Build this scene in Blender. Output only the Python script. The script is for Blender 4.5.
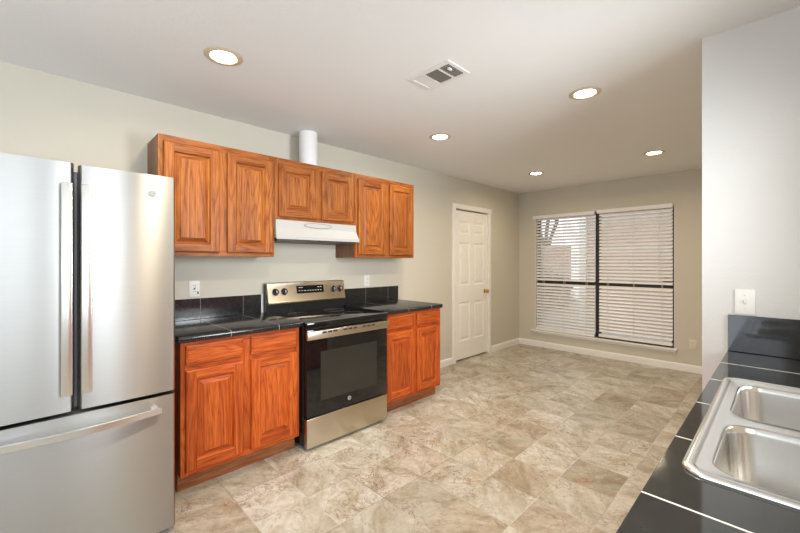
import bpy, bmesh, math, random
from mathutils import Vector, Matrix
random.seed(7)
S = bpy.context.scene
for o in list(bpy.data.objects):
    bpy.data.objects.remove(o)

# ------------------------------------------------------------------ camera
# room axes: x = distance out from the cabinet wall, y = towards the window wall, z = up
H = 2.44            # ceiling height
D = 5.676           # window wall
RX = 3.47           # sink-side wall
BY = -2.0           # wall behind the photographer
WY = 2.369          # short return wall past the sink (near face)
F, YAW, Y0, ZC, CX = 374.95, 0.7951, 261.08, 1.3397, 3.0095
cd = bpy.data.cameras.new('camera')
cam = bpy.data.objects.new('camera', cd)
S.collection.objects.link(cam)
cam.location = (CX, 0, ZC)
cam.rotation_euler = (math.pi / 2, 0, YAW)
cd.sensor_width = 36
cd.sensor_fit = 'HORIZONTAL'
cd.lens = F * 36 / 800
cd.shift_y = (Y0 - 266.5) / 800
cd.clip_start = 0.02
S.camera = cam

# ------------------------------------------------------------------ world and added fill light
w = bpy.data.worlds.new('world')
S.world = w
w.use_nodes = True
bg = w.node_tree.nodes['Background']
bg.inputs[0].default_value = (0.80, 0.88, 1.0, 1)
bg.inputs[1].default_value = 1.1


def area(name, loc, rot, sx, sy, power, col, spread=180):
    l = bpy.data.lights.new(name, 'AREA')
    l.shape = 'RECTANGLE'
    l.size = sx
    l.size_y = sy
    l.energy = power
    l.color = col
    l.spread = math.radians(spread)
    o = bpy.data.objects.new(name, l)
    S.collection.objects.link(o)
    o.location = loc
    o.rotation_euler = rot
    return o


# fill lights added at unseen, made-up windows and a glass door
FILL_COL = (0.90, 0.96, 1.0)
area('fill_side_window', (RX + 0.05, -0.40, 1.55), (0, math.radians(90), 0), 1.0, 1.1, 6.2, FILL_COL, 160)
area('fill_narrow_window', (RX + 0.05, .44, 1.55), (0, math.radians(90), 0), 1.0, .40, 2.8, FILL_COL, 125)
area('fill_over_sink', (RX - 0.004, 1.80, 1.60), (0, math.radians(90), 0), .9, .54, 8.2, FILL_COL, 92)
area('fill_glass_door', (2.0, BY - 0.05, 1.12), (math.radians(90), 0, 0), 2.2, 2.0, 16, FILL_COL)
LAMP_POWER = 5.8
LAMP_COL = (1.0, 0.85, 0.64)

S.view_settings.view_transform = 'Standard'
S.view_settings.look = 'None'
S.view_settings.gamma = 1
S.view_settings.use_curve_mapping = False
S.view_settings.exposure = 1.05


# ------------------------------------------------------------------ node helpers
class NT:
    def __init__(self, name):
        self.m = bpy.data.materials.new(name)
        self.m.use_nodes = True
        self.t = self.m.node_tree
        self.b = self.t.nodes['Principled BSDF']

    def n(self, kind, **kw):
        nd = self.t.nodes.new(kind)
        for k, v in kw.items():
            setattr(nd, k, v)
        return nd

    def put(self, sock, v):
        if hasattr(v, 'is_linked') or isinstance(v, bpy.types.NodeSocket):
            self.t.links.new(v, sock)
        else:
            sock.default_value = v

    def math(self, op, a, b=None, c=None, clamp=False):
        nd = self.n('ShaderNodeMath', operation=op, use_clamp=clamp)
        for i, v in enumerate((a, b, c)):
            if v is not None:
                self.put(nd.inputs[i], v)
        return nd.outputs[0]

    def vmath(self, op, a, b=None):
        nd = self.n('ShaderNodeVectorMath', operation=op)
        self.put(nd.inputs[0], a)
        if b is not None:
            self.put(nd.inputs[1], b)
        return nd.outputs[0]

    def coord(self):
        return self.n('ShaderNodeTexCoord').outputs['Object']

    def sep(self, v):
        nd = self.n('ShaderNodeSeparateXYZ')
        self.put(nd.inputs[0], v)
        return nd.outputs

    def comb(self, x, y, z):
        nd = self.n('ShaderNodeCombineXYZ')
        for i, v in enumerate((x, y, z)):
            self.put(nd.inputs[i], v)
        return nd.outputs[0]

    def noise(self, v, scale, detail=2, rough=.5, dist=0, out='Fac'):
        nd = self.n('ShaderNodeTexNoise')
        self.put(nd.inputs['Vector'], v)
        nd.inputs['Scale'].default_value = scale
        nd.inputs['Detail'].default_value = detail
        nd.inputs['Roughness'].default_value = rough
        nd.inputs['Distortion'].default_value = dist
        return nd.outputs[out]

    def ramp(self, f, stops):
        nd = self.n('ShaderNodeValToRGB')
        self.put(nd.inputs[0], f)
        el = nd.color_ramp.elements
        while len(el) < len(stops):
            el.new(0.5)
        for e, (p, c) in zip(el, stops):
            e.position = p
            e.color = c if len(c) == 4 else (*c, 1)
        return nd.outputs[0]

    def mix(self, f, a, b, mode='MIX'):
        nd = self.n('ShaderNodeMix', data_type='RGBA', blend_type=mode)
        self.put(nd.inputs[0], f)
        for s, v in ((nd.inputs[6], a), (nd.inputs[7], b)):
            self.put(s, (*v, 1) if isinstance(v, tuple) and len(v) == 3 else v)
        return nd.outputs[2]

    def bump(self, h, strength, dist):
        nd = self.n('ShaderNodeBump')
        self.put(nd.inputs['Height'], h)
        nd.inputs['Strength'].default_value = strength
        nd.inputs['Distance'].default_value = dist
        self.t.links.new(nd.outputs[0], self.b.inputs['Normal'])

    def set(self, **kw):
        names = {'color': 'Base Color', 'rough': 'Roughness', 'metal': 'Metallic', 'spec': 'Specular IOR Level',
                 'coat': 'Coat Weight', 'coat_rough': 'Coat Roughness', 'aniso': 'Anisotropic', 'trans': 'Transmission Weight',
                 'emit': 'Emission Color', 'estr': 'Emission Strength', 'sss': 'Subsurface Weight'}
        for k, v in kw.items():
            s = self.b.inputs[names[k]]
            if isinstance(v, tuple) and len(v) == 3:
                v = (*v, 1)
            self.put(s, v)
        return self.m


def plain(name, col, rough=.5, metal=0, spec=.5, var=.04, scale=12, bump=0, coat=0):
    t = NT(name)
    c = t.coord()
    n = t.noise(c, scale, 3)
    dark = tuple(v * (1 - var) for v in col)
    light = tuple(min(1, v * (1 + var)) for v in col)
    t.set(color=t.mix(n, dark, light), rough=rough, metal=metal, spec=spec, coat=coat)
    if bump:
        t.bump(t.noise(c, 140, 3), bump, .002)
    return t.m


def wood(name, axis, light, mid, dark, rough=.48):
    """stained oak, grain along 'axis'; every part takes its own cut through the grain"""
    t = NT(name)
    c = t.coord()
    r = t.n('ShaderNodeObjectInfo').outputs['Random']
    c = t.vmath('ADD', c, t.comb(t.math('MULTIPLY', r, 17.3), t.math('MULTIPLY', r, 31.7), t.math('MULTIPLY', r, 23.1)))
    al, ac = .75, 9.0
    sc = [ac, ac, ac]
    sc[axis] = al
    v = t.vmath('MULTIPLY', c, tuple(sc))
    n = t.noise(v, 1.0, 2.0, .45, .25)
    rings = t.math('FRACT', t.math('MULTIPLY', n, 15.0))
    sc2 = [300.0, 300.0, 300.0]
    sc2[axis] = 9.0
    pores = t.noise(t.vmath('MULTIPLY', c, tuple(sc2)), 1.0, 2, .6)
    sc3 = [55.0, 55.0, 55.0]
    sc3[axis] = 1.6
    streak = t.noise(t.vmath('MULTIPLY', c, tuple(sc3)), 1.0, 3, .6)
    sc4 = [5.0, 5.0, 5.0]
    sc4[axis] = .6
    broad = t.noise(t.vmath('MULTIPLY', c, tuple(sc4)), 1.0, 1, .5)
    a = t.ramp(rings, [(0.0, mid), (0.45, light), (0.78, mid), (0.92, dark), (1.0, mid)])
    s = t.ramp(streak, [(0.30, dark), (0.48, mid), (0.66, light)])
    col = t.mix(.45, a, s)
    col = t.mix(.8, col, t.ramp(broad, [(.35, (.78, .72, .68)), (.65, (1.15, 1.18, 1.2))]), 'MULTIPLY')
    p = t.ramp(pores, [(0.36, (.50, .45, .40)), (0.52, (1, 1, 1))])
    col = t.mix(.8, col, p, 'MULTIPLY')
    t.set(color=col, rough=rough, spec=.28, coat=.05, coat_rough=.3)
    t.bump(pores, .12, .001)
    return t.m


def tile_black(name, grout, base=(.012, .013, .014), rough=.16, y0=.87, pitch=.3125, wid=.0032, axis=1, cross=None, spec=.6, coat=0.0):
    """polished black tile, joints every 'pitch' along one axis of the object"""
    t = NT(name)
    c = t.n('ShaderNodeNewGeometry').outputs['Position']
    s = t.sep(c)
    f = t.math('FRACT', t.math('DIVIDE', t.math('SUBTRACT', s[axis], y0 - 40 * pitch), pitch))
    d = t.math('MULTIPLY', t.math('MINIMUM', f, t.math('SUBTRACT', 1.0, f)), pitch)
    g = t.math('LESS_THAN', d, wid / 2)
    if cross is not None:
        d2 = t.math('ABSOLUTE', t.math('SUBTRACT', s[cross[0]], cross[1]))
        g = t.math('MAXIMUM', g, t.math('LESS_THAN', d2, wid / 2))
    n = t.noise(c, 22, 4, .65)
    b = t.mix(n, tuple(v * .6 for v in base), tuple(v * 1.9 for v in base))
    fl = t.math('GREATER_THAN', t.noise(c, 75, 1, .4), .80)
    b = t.mix(t.math('MULTIPLY', fl, .8), b, (.45, .45, .43))
    t.set(color=t.mix(g, b, grout), rough=t.math('ADD', t.math('MULTIPLY', g, .5), t.math('ADD', rough - .05, t.math('MULTIPLY', n, .10))), spec=spec, coat=coat, coat_rough=.05)
    t.bump(t.math('ADD', t.math('MULTIPLY', g, -1.0), t.math('MULTIPLY', t.noise(c, 9, 2), .5)), .15, .001)
    return t.m


def paint(name, col, bump=.25, scale=90, rough=.75):
    t = NT(name)
    c = t.coord()
    n = t.noise(c, 3, 3)
    t.set(color=t.mix(n, tuple(v * .985 for v in col), tuple(v * 1.015 for v in col)), rough=rough, spec=.25)
    t.bump(t.noise(c, scale, 3, .55), bump, .003)
    return t.m


def steel(name, col, rough, aniso=.75, grain=1, var=.05):
    """brushed stainless; horizontal brush lines spread reflections up and down"""
    t = NT(name)
    c = t.coord()
    sc = [420.0, 420.0, 420.0]
    sc[grain] = 3.0
    n = t.noise(t.vmath('MULTIPLY', c, tuple(sc)), 1.0, 3, .6)
    t.set(color=t.mix(n, tuple(v * (1 - var) for v in col), tuple(min(1, v * (1 + var)) for v in col)), metal=1.0, rough=rough, aniso=aniso)
    if aniso:
        tg = t.n('ShaderNodeTangent', direction_type='RADIAL', axis='Z')
        t.t.links.new(tg.outputs[0], t.b.inputs['Tangent'])
        t.b.inputs['Anisotropic Rotation'].default_value = 0.25
    return t.m


def floor_tiles():
    t = NT('marble_floor_tile')
    c = t.n('ShaderNodeNewGeometry').outputs['Position']
    s = t.sep(c)
    P, L = .305, .305
    u = t.math('DIVIDE', t.math('ADD', t.math('SUBTRACT', s[0], 2.04), P * 60), P)
    iu = t.math('FLOOR', u)
    fu = t.math('FRACT', u)
    v = t.math('DIVIDE', t.math('ADD', t.math('SUBTRACT', s[1], 2.03), L * 60), L)
    iv = t.math('FLOOR', v)
    fv = t.math('FRACT', v)
    du = t.math('MULTIPLY', t.math('MINIMUM', fu, t.math('SUBTRACT', 1.0, fu)), P)
    dv = t.math('MULTIPLY', t.math('MINIMUM', fv, t.math('SUBTRACT', 1.0, fv)), L)
    wob = t.math('MULTIPLY', t.math('SUBTRACT', t.noise(c, 30, 2), .5), .0015)
    grout = t.math('LESS_THAN', t.math('ADD', t.math('MINIMUM', du, dv), wob), .0022)
    wn = t.n('ShaderNodeTexWhiteNoise', noise_dimensions='3D')
    t.put(wn.inputs['Vector'], t.comb(iu, iv, 3.7))
    rc = t.sep(wn.outputs['Color'])
    # each tile is its own slice of stone, turned one way or the other
    flip = t.math('SUBTRACT', t.math('MULTIPLY', t.math('GREATER_THAN', rc[2], .5), 2.0), 1.0)
    px = t.math('ADD', s[0], t.math('MULTIPLY', rc[0], 37.0))
    py = t.math('ADD', t.math('MULTIPLY', s[1], flip), t.math('MULTIPLY', rc[1], 53.0))
    p = t.comb(px, py, t.math('MULTIPLY', rc[2], 9.0))
    ang = t.vmath('MULTIPLY', t.comb(t.math('ADD', px, py), t.math('SUBTRACT', py, px), 0.0), (1.0, 2.0, 1.0))
    big = t.noise(ang, 2.0, 8, .68, .7)
    mid = t.noise(p, 8.0, 7, .66, 1.2)
    fine = t.noise(p, 38.0, 4, .65)
    col = t.ramp(big, [(.32, (.36, .30, .215)), (.43, (.53, .46, .36)), (.52, (.64, .585, .50)), (.62, (.74, .70, .63)), (.74, (.50, .455, .37))])
    tint = t.ramp(rc[0], [(0.0, (.64, .57, .45)), (.10, (.98, .95, .89)), (.34, (1.16, 1.14, 1.12)), (.5, (.86, .76, .65)), (.66, (1.04, 1.03, 1.0)), (.80, (.78, .75, .66)), (.92, (1.18, 1.17, 1.15)), (1.0, (.86, .72, .64))])
    col = t.mix(.9, col, tint, 'MULTIPLY')
    col = t.mix(t.math('MULTIPLY', t.math('MULTIPLY', t.math('SUBTRACT', mid, .46, clamp=True), 2.4, clamp=True), .5), col, (.70, .655, .58))
    # rusty gold blush
    gold = t.math('MULTIPLY', t.math('SUBTRACT', t.noise(p, 3.6, 4, .6, .8), .59, clamp=True), 6.0, clamp=True)
    col = t.mix(t.math('MULTIPLY', gold, .55), col, (.58, .37, .17))
    olive = t.math('MULTIPLY', t.math('SUBTRACT', t.noise(ang, 2.4, 5, .64, 1.4), .56, clamp=True), 5.0, clamp=True)
    col = t.mix(t.math('MULTIPLY', olive, .55), col, (.33, .295, .215))
    # red brown hair veins, gathered in some places
    vn = t.noise(p, 5.0, 6, .68, 1.2)
    vein = t.math('SUBTRACT', 1.0, t.math('MULTIPLY', t.math('ABSOLUTE', t.math('SUBTRACT', vn, .5)), 70.0), clamp=True)
    gate = t.math('MULTIPLY', t.math('SUBTRACT', t.noise(p, 2.6, 2), .46, clamp=True), 8.0, clamp=True)
    col = t.mix(t.math('MULTIPLY', t.math('MULTIPLY', vein, gate), .85), col, (.22, .07, .055))
    vn2 = t.noise(ang, 2.6, 5, .62, .9)
    vein2 = t.math('SUBTRACT', 1.0, t.math('MULTIPLY', t.math('ABSOLUTE', t.math('SUBTRACT', vn2, .47)), 60.0), clamp=True)
    col = t.mix(t.math('MULTIPLY', vein2, .5), col, (.28, .21, .14))
    col = t.mix(.45, col, t.ramp(fine, [(.3, (.7, .68, .64)), (.6, (1.08, 1.08, 1.08))]), 'MULTIPLY')
    gm = t.noise(c, 1.7, 2)
    col = t.mix(t.math('MULTIPLY', grout, .85), col, t.ramp(gm, [(.40, (.36, .30, .22)), (.58, (.72, .68, .60))]))
    col = t.mix(1.0, col, (.815, .855, .90), 'MULTIPLY')
    t.set(color=col, rough=t.math('ADD', .30, t.math('MULTIPLY', fine, .18)), spec=.4)
    t.bump(t.math('SUBTRACT', t.math('MULTIPLY', mid, .4), grout), .12, .0015)
    return t.m


def brick_wall():
    t = NT('pink_brick')
    c = t.n('ShaderNodeNewGeometry').outputs['Position']
    s = t.sep(c)
    b = t.n('ShaderNodeTexBrick')
    t.put(b.inputs['Vector'], t.comb(t.math('ADD', s[0], s[1]), s[2], 0.0))
    b.inputs['Color1'].default_value = (.50, .33, .27, 1)
    b.inputs['Color2'].default_value = (.58, .42, .36, 1)
    b.inputs['Mortar'].default_value = (.60, .54, .50, 1)
    b.inputs['Scale'].default_value = 1
    b.inputs['Brick Width'].default_value = .21
    b.inputs['Row Height'].default_value = .075
    b.inputs['Mortar Size'].default_value = .01
    t.set(color=b.outputs[0], rough=.9)
    return t.m


def pane_glass():
    t = NT('window_glass')
    g = t.n('ShaderNodeBsdfGlossy')
    g.inputs['Roughness'].default_value = .02
    tr = t.n('ShaderNodeBsdfTransparent')
    tr.inputs[0].default_value = (.93, .95, .94, 1)
    fr = t.n('ShaderNodeFresnel')
    fr.inputs[0].default_value = 1.45
    mx = t.n('ShaderNodeMixShader')
    t.t.links.new(fr.outputs[0], mx.inputs[0])
    t.t.links.new(tr.outputs[0], mx.inputs[1])
    t.t.links.new(g.outputs[0], mx.inputs[2])
    out = [n for n in t.t.nodes if n.type == 'OUTPUT_MATERIAL'][0]
    t.t.links.new(mx.outputs[0], out.inputs[0])
    return t.m


def lamp_glow():
    t = NT('lit_lens')
    t.set(color=(1, .97, .92), emit=(1.0, .90, .76), estr=14.0)
    return t.m


M = {}
M['wall'] = paint('greige_wall_paint', (.63, .595, .510))
M['wallw'] = paint('white_wall_paint', (.67, .665, .648), .3, 110)
M['ceil'] = paint('white_ceiling_paint', (.80, .80, .79), .35, 55)
M['trim'] = plain('white_trim_paint', (.86, .855, .83), .38)
M['doorp'] = plain('white_door_paint', (.88, .87, .835), .38)
M['floor'] = floor_tiles()
L_, M_, D_ = (.50, .180, .036), (.33, .092, .015), (.16, .037, .006)
M['wv'] = wood('oak_upright_grain', 2, L_, M_, D_)
M['wh'] = wood('oak_level_grain', 1, L_, M_, D_)
L2, M2, D2 = (.66, .155, .026), (.50, .086, .012), (.29, .043, .007)  # same oak as above, the redder light on base fronts put into its colour
M['bv'] = wood('oak_upright_redder_light', 2, L2, M2, D2)
M['bh'] = wood('oak_level_redder_light', 1, L2, M2, D2)
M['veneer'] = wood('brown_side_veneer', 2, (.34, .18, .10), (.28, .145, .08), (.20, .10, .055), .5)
M['toe'] = wood('toe_board_wood', 1, (.44, .18, .075), (.34, .125, .05), (.22, .075, .03), .5)
M['ctop'] = tile_black('black_counter_tile', (.34, .34, .33))
M['splash'] = tile_black('black_backsplash_tile', (.20, .20, .195), y0=.884, rough=.13)
M['ctop2'] = tile_black('black_sink_counter_tile', (.78, .77, .74), base=(.022, .023, .023), y0=.804, pitch=.3155, wid=.0055, rough=.07, spec=.55, coat=.0)
M['splash2'] = tile_black('charcoal_backsplash_tile', (.25, .25, .25), base=(.022, .023, .025), axis=0, y0=2.828, pitch=.3155, rough=.08, spec=.5)
M['steel'] = steel('brushed_stainless', (.46, .46, .45), .33, .97)
M['steelb'] = steel('bright_stainless_bar', (.78, .775, .76), .26)
M['steelw'] = steel('warm_stainless', (.60, .535, .43), .30, .6)
M['sink'] = steel('satin_sink_steel', (.80, .795, .78), .21, 0, 1, .06)
M['badge'] = plain('grey_emblem_metal', (.42, .42, .42), .45)
M['case'] = plain('grey_appliance_paint', (.10, .10, .105), .45)
M['dark'] = plain('black_gasket_and_shade', (.012, .012, .013), .6)
M['bplastic'] = plain('black_enamel', (.014, .014, .015), .22)
M['glassb'] = plain('black_glass', (.006, .006, .007), .05, 0, .5)
M['winglass'] = plain('smoked_oven_glass', (.026, .025, .021), .10, 0, .5)
M['hood'] = plain('white_enamel', (.45, .455, .45), .5)
M['hoodin'] = plain('grey_filter_mesh', (.10, .092, .08), .5, .5)
M['duct'] = plain('white_painted_duct', (.80, .81, .81), .45)
M['plate'] = plain('white_plastic', (.82, .815, .79), .4)
M['ivory'] = plain('ivory_plastic', (.72, .68, .56), .4)
M['slot'] = plain('dark_slot', (.03, .03, .03), .6)
M['red'] = plain('red_button', (.45, .03, .03), .5)
M['white_ink'] = plain('white_ink', (.75, .75, .73), .5)
M['brass'] = plain('polished_brass', (.72, .47, .14), .18, 1)
M['bronze'] = plain('dark_bronze_frame', (.018, .017, .016), .45)
M['slat'] = plain('white_blind_slat', (.90, .885, .885), .30)
M['cord'] = plain('white_cord', (.75, .74, .72), .7)
M['glass'] = pane_glass()
M['lit'] = lamp_glow()
M['ltrim'] = plain('cream_lamp_trim', (.60, .50, .37), .5)
M['vent'] = plain('white_vent_metal', (.74, .725, .70), .45)
M['vdark'] = plain('dark_duct_shade', (.05, .045, .038), .6)
M['ventg'] = plain('grey_vent_louvre', (.22, .205, .175), .55)  # louvres darker than the register frame
M['caulk'] = plain('white_edge_strip', (.78, .78, .76), .4)
M['brick'] = brick_wall()
M['ground'] = plain('pale_concrete', (.42, .40, .37), .9)
M['leaf'] = plain('dusty_leaf', (.07, .085, .06), .6, var=.5, scale=25)
M['bark'] = plain('grey_bark', (.12, .10, .085), .8)


# ------------------------------------------------------------------ mesh helpers
class MB:
    def __init__(self):
        self.bm = bmesh.new()
        self.mats = []

    def mi(self, m):
        if m is None:
            return 0
        if m not in self.mats:
            self.mats.append(m)
        return self.mats.index(m)

    def box(self, x0, x1, y0, y1, z0, z1, bev=0, m=None, seg=2):
        b = bmesh.new()
        bmesh.ops.create_cube(b, size=1)
        for v in b.verts:
            v.co = Vector(((x0 + x1) / 2 + v.co.x * (x1 - x0), (y0 + y1) / 2 + v.co.y * (y1 - y0), (z0 + z1) / 2 + v.co.z * (z1 - z0)))
        if bev:
            bmesh.ops.bevel(b, geom=list(b.edges), offset=bev, segments=seg, affect='EDGES', profile=.5)
        self.merge(b, m)
        return self

    def merge(self, b, m=None, mat=None):
        i = self.mi(m)
        vm = {}
        for v in b.verts:
            vm[v] = self.bm.verts.new(mat @ v.co if mat else v.co)
        for f in b.faces:
            try:
                nf = self.bm.faces.new([vm[v] for v in f.verts])
                nf.material_index = i
            except ValueError:
                pass
        b.free()

    def face(self, pts, m=None):
        vs = [self.bm.verts.new(Vector(p)) for p in pts]
        f = self.bm.faces.new(vs)
        f.material_index = self.mi(m)
        return self

    def lathe(self, c, axis, prof, n=32, m=None):
        """prof: list of (radius, distance along axis)"""
        i = self.mi(m)
        ax = Vector(axis).normalized()
        u = ax.orthogonal().normalized()
        v = ax.cross(u)
        rings = []
        for r, h in prof:
            if r < 1e-6:
                rings.append([self.bm.verts.new(Vector(c) + ax * h)])
            else:
                rings.append([self.bm.verts.new(Vector(c) + ax * h + (u * math.cos(2 * math.pi * k / n) + v * math.sin(2 * math.pi * k / n)) * r) for k in range(n)])
        for a, b in zip(rings, rings[1:]):
            for k in range(n):
                k2 = (k + 1) % n
                if len(a) == 1 and len(b) == 1:
                    continue
                if len(a) == 1:
                    f = self.bm.faces.new((a[0], b[k2], b[k]))
                elif len(b) == 1:
                    f = self.bm.faces.new((a[k], a[k2], b[0]))
                else:
                    f = self.bm.faces.new((a[k], a[k2], b[k2], b[k]))
                f.material_index = i
        return self

    def cyl(self, c, axis, r, h, n=24, m=None, bev=0):
        if bev:
            return self.lathe(c, axis, [(0, 0), (r - bev, 0), (r, bev), (r, h - bev), (r - bev, h), (0, h)], n, m)
        return self.lathe(c, axis, [(0, 0), (r, 0), (r, h), (0, h)], n, m)

    def prism(self, prof, axis, a, b, m=None):
        """prof: 2-D outline in the two other axes (in x,y,z order), extruded from a to b along axis"""
        def p3(p, t):
            q = list(p)
            q.insert(axis, t)
            return Vector(q)
        i = self.mi(m)
        A = [self.bm.verts.new(p3(p, a)) for p in prof]
        B = [self.bm.verts.new(p3(p, b)) for p in prof]
        n = len(prof)
        fs = [self.bm.faces.new(A), self.bm.faces.new(B[::-1])]
        for k in range(n):
            fs.append(self.bm.faces.new((A[k], A[(k + 1) % n], B[(k + 1) % n], B[k])))
        for f in fs:
            f.material_index = i
        return self

    def sweep(self, path, prof, m=None, up=(0, 0, 1)):
        """closed profile (side, up) carried along an open path"""
        i = self.mi(m)
        rings = []
        n = len(path)
        for k, p in enumerate(path):
            p = Vector(p)
            a = Vector(path[max(0, k - 1)])
            b = Vector(path[min(n - 1, k + 1)])
            t = (b - a).normalized()
            s = t.cross(Vector(up)).normalized()
            uu = s.cross(t)
            rings.append([self.bm.verts.new(p + s * q[0] + uu * q[1]) for q in prof])
        q = len(prof)
        for a, b in zip(rings, rings[1:]):
            for k in range(q):
                self.bm.faces.new((a[k], a[(k + 1) % q], b[(k + 1) % q], b[k])).material_index = i
        self.bm.faces.new(rings[0][::-1]).material_index = i
        self.bm.faces.new(rings[-1]).material_index = i
        return self

    def build(self, name, mat=None, parent=None, smooth=None):
        me = bpy.data.meshes.new(name)
        bmesh.ops.recalc_face_normals(self.bm, faces=list(self.bm.faces))
        o = bpy.data.objects.new(name, me)
        S.collection.objects.link(o)
        if parent:
            o.parent = parent
            off = Vector(parent.location)
            g = parent.parent
            while g:
                off += Vector(g.location)
                g = g.parent
            for v in self.bm.verts:
                v.co -= off
        if smooth is not None:
            for f in self.bm.faces:
                f.smooth = True
            for e in self.bm.edges:
                if len(e.link_faces) == 2 and e.calc_face_angle(0) > math.radians(smooth):
                    e.smooth = False
        self.bm.to_mesh(me)
        self.bm.free()
        if mat is not None:
            if self.mats:
                # faces added without a material use slot 0
                pass
            else:
                self.mats = [mat]
        for mm in self.mats:
            me.materials.append(mm)
        return o


def thing(name, label, cat, loc, group=None):
    o = bpy.data.objects.new(name, None)
    o.empty_display_size = .1
    S.collection.objects.link(o)
    o.location = loc
    o['label'] = label
    o['category'] = cat
    if group:
        o['group'] = group
    return o


def tag(o, label, cat, group=None, kind=None):
    o['label'] = label
    o['category'] = cat
    if group:
        o['group'] = group
    if kind:
        o['kind'] = kind
    return o


def struct(o, label=None, cat=None):
    o['kind'] = 'structure'
    if label:
        o['label'] = label
    if cat:
        o['category'] = cat
    return o


def rbox_ring(cx, cy, hx, hy, r, z, n=8):
    pts = []
    for q, (sx, sy) in enumerate(((1, 1), (-1, 1), (-1, -1), (1, -1))):
        for k in range(n + 1):
            a = math.radians(90 * q + 90 * k / n)
            pts.append((cx + sx * (hx - r) + r * math.cos(a), cy + sy * (hy - r) + r * math.sin(a), z))
    return pts


def bridge(bm, a, b, mi=0):
    n = len(a)
    for k in range(n):
        f = bm.faces.new((a[k], a[(k + 1) % n], b[(k + 1) % n], b[k]))
        f.material_index = mi


# ------------------------------------------------------------------ room shell
def panel_wall(name, axis, pos, a0, a1, holes, mat, thick, label, z1=H):
    """upright wall with rectangular openings; axis = the fixed axis, pos = room face, thick signed outwards"""
    m = MB()
    us = sorted({a0, a1, *[h[0] for h in holes], *[h[1] for h in holes]})
    zs = sorted({0.0, z1, *[h[2] for h in holes], *[h[3] for h in holes]})
    p0, p1 = sorted((pos, pos + thick))
    for i in range(len(us) - 1):
        for j in range(len(zs) - 1):
            uc, zc = (us[i] + us[i + 1]) / 2, (zs[j] + zs[j + 1]) / 2
            if any(h[0] < uc < h[1] and h[2] < zc < h[3] for h in holes):
                continue
            if axis == 0:
                m.box(p0, p1, us[i], us[i + 1], zs[j], zs[j + 1])
            else:
                m.box(us[i], us[i + 1], p0, p1, zs[j], zs[j + 1])
    bmesh.ops.remove_doubles(m.bm, verts=list(m.bm.verts), dist=1e-5)
    # drop the inner faces between neighbouring cells
    seen = {}
    for f in list(m.bm.faces):
        k = tuple(round(v, 4) for v in f.calc_center_median())
        seen.setdefault(k, []).append(f)
    bmesh.ops.delete(m.bm, geom=[f for fs in seen.values() if len(fs) > 1 for f in fs], context='FACES')
    return struct(m.build(name, mat), label)


WX0, WX1, WZ0, WZ1 = .285, 2.075, .262, 2.045      # far window opening
DY0, DY1, DZ1 = 3.955, 4.767, 2.045                # pantry door opening

struct(MB().box(-.12, RX + .12, BY - .12, D + .12, -.1, 0).build('floor', M['floor']), 'cream and tan marble floor of square tiles')
struct(MB().box(-.12, RX + .12, BY - .12, D + .12, H, H + .1).build('ceiling', M['ceil']), 'white textured ceiling with recessed lights')
panel_wall('wall_left', 0, 0, BY, D, [(DY0, DY1, 0, DZ1)], M['wall'], -.12, 'long pale greige wall behind the cabinets')
panel_wall('wall_far', 1, D, -.12, RX + .12, [(WX0, WX1, WZ0, WZ1)], M['wall'], .12, 'tan far wall around the wide window')
panel_wall('wall_right', 0, RX, BY, D, [(-.95, .15, 1.05, 2.05), (.22, .66, 1.05, 2.05), (1.49, 2.11, 1.13, 2.05)], M['wall'], .12, 'wall along the sink counter')
panel_wall('wall_back', 1, BY, -.12, RX + .12, [(.9, 3.1, .02, 2.1)], M['wall'], -.12, 'wall behind the photographer')
m = MB().box(2.731, RX, WY, WY + .115, 0, H)
struct(m.build('wall_return', M['wallw']), 'short white wall at the end of the sink counter')

# baseboards
bb = [(0, 0), (.014, 0), (.014, .068), (.010, .080), (.005, .086), (0, .088)]


def baseboard(name, axis, pos, sgn, a, b, label):
    prof = [(pos + sgn * p, z) for p, z in bb]
    m = MB().prism(prof, 1 - axis, a, b)
    return struct(m.build(name, M['trim']), label)


baseboard('baseboard_left_1', 0, 0.0, 1, 2.925, 3.890, 'white baseboard between the cabinets and the door')
baseboard('baseboard_left_2', 0, 0.0, 1, 4.835, D - .014, 'white baseboard between the door and the far corner')
baseboard('baseboard_far', 1, D, -1, 0, RX, 'white baseboard under the wide window')

# ------------------------------------------------------------------ pantry door
cas = struct(MB().build('trim_1'), 'white door casing on the long left wall')
bpy.data.objects.remove(cas)
m = MB()
ca = [(0, 0), (.016, 0), (.018, .006), (.013, .05), (.009, .062), (0, .064)]   # (out of wall, from opening)
m.prism([(x, DY0 + .008 - t) for x, t in ca], 2, 0, DZ1 - .008)
m.prism([(x, DY1 - .008 + t) for x, t in ca], 2, 0, DZ1 - .008)
m.prism([(x, DZ1 - .008 + t) for x, t in ca], 1, DY0 + .008 - .064, DY1 - .008 + .064)
struct(m.build('trim_1', M['trim']), 'white casing around the six panel door')
m = MB()
m.box(-.12, 0, DY0, DY0 + .012, 0, DZ1).box(-.12, 0, DY1 - .012, DY1, 0, DZ1).box(-.12, 0, DY0 + .012, DY1 - .012, DZ1 - .012, DZ1)
m.box(-.085, -.062, DY0 + .012, DY0 + .024, 0, DZ1 - .012).box(-.085, -.062, DY1 - .024, DY1 - .012, 0, DZ1 - .012)
struct(m.build('trim_2', M['doorp']), 'door jamb')
struct(MB().box(-.12, -.10, DY0 + .012, DY1 - .012, 0.0, DZ1 - .012).build('closet_shade_panel', M['dark']), 'black sheet painted as the unlit closet behind the door')  # black sheet behind the slab, closet darkness put into its colour


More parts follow.
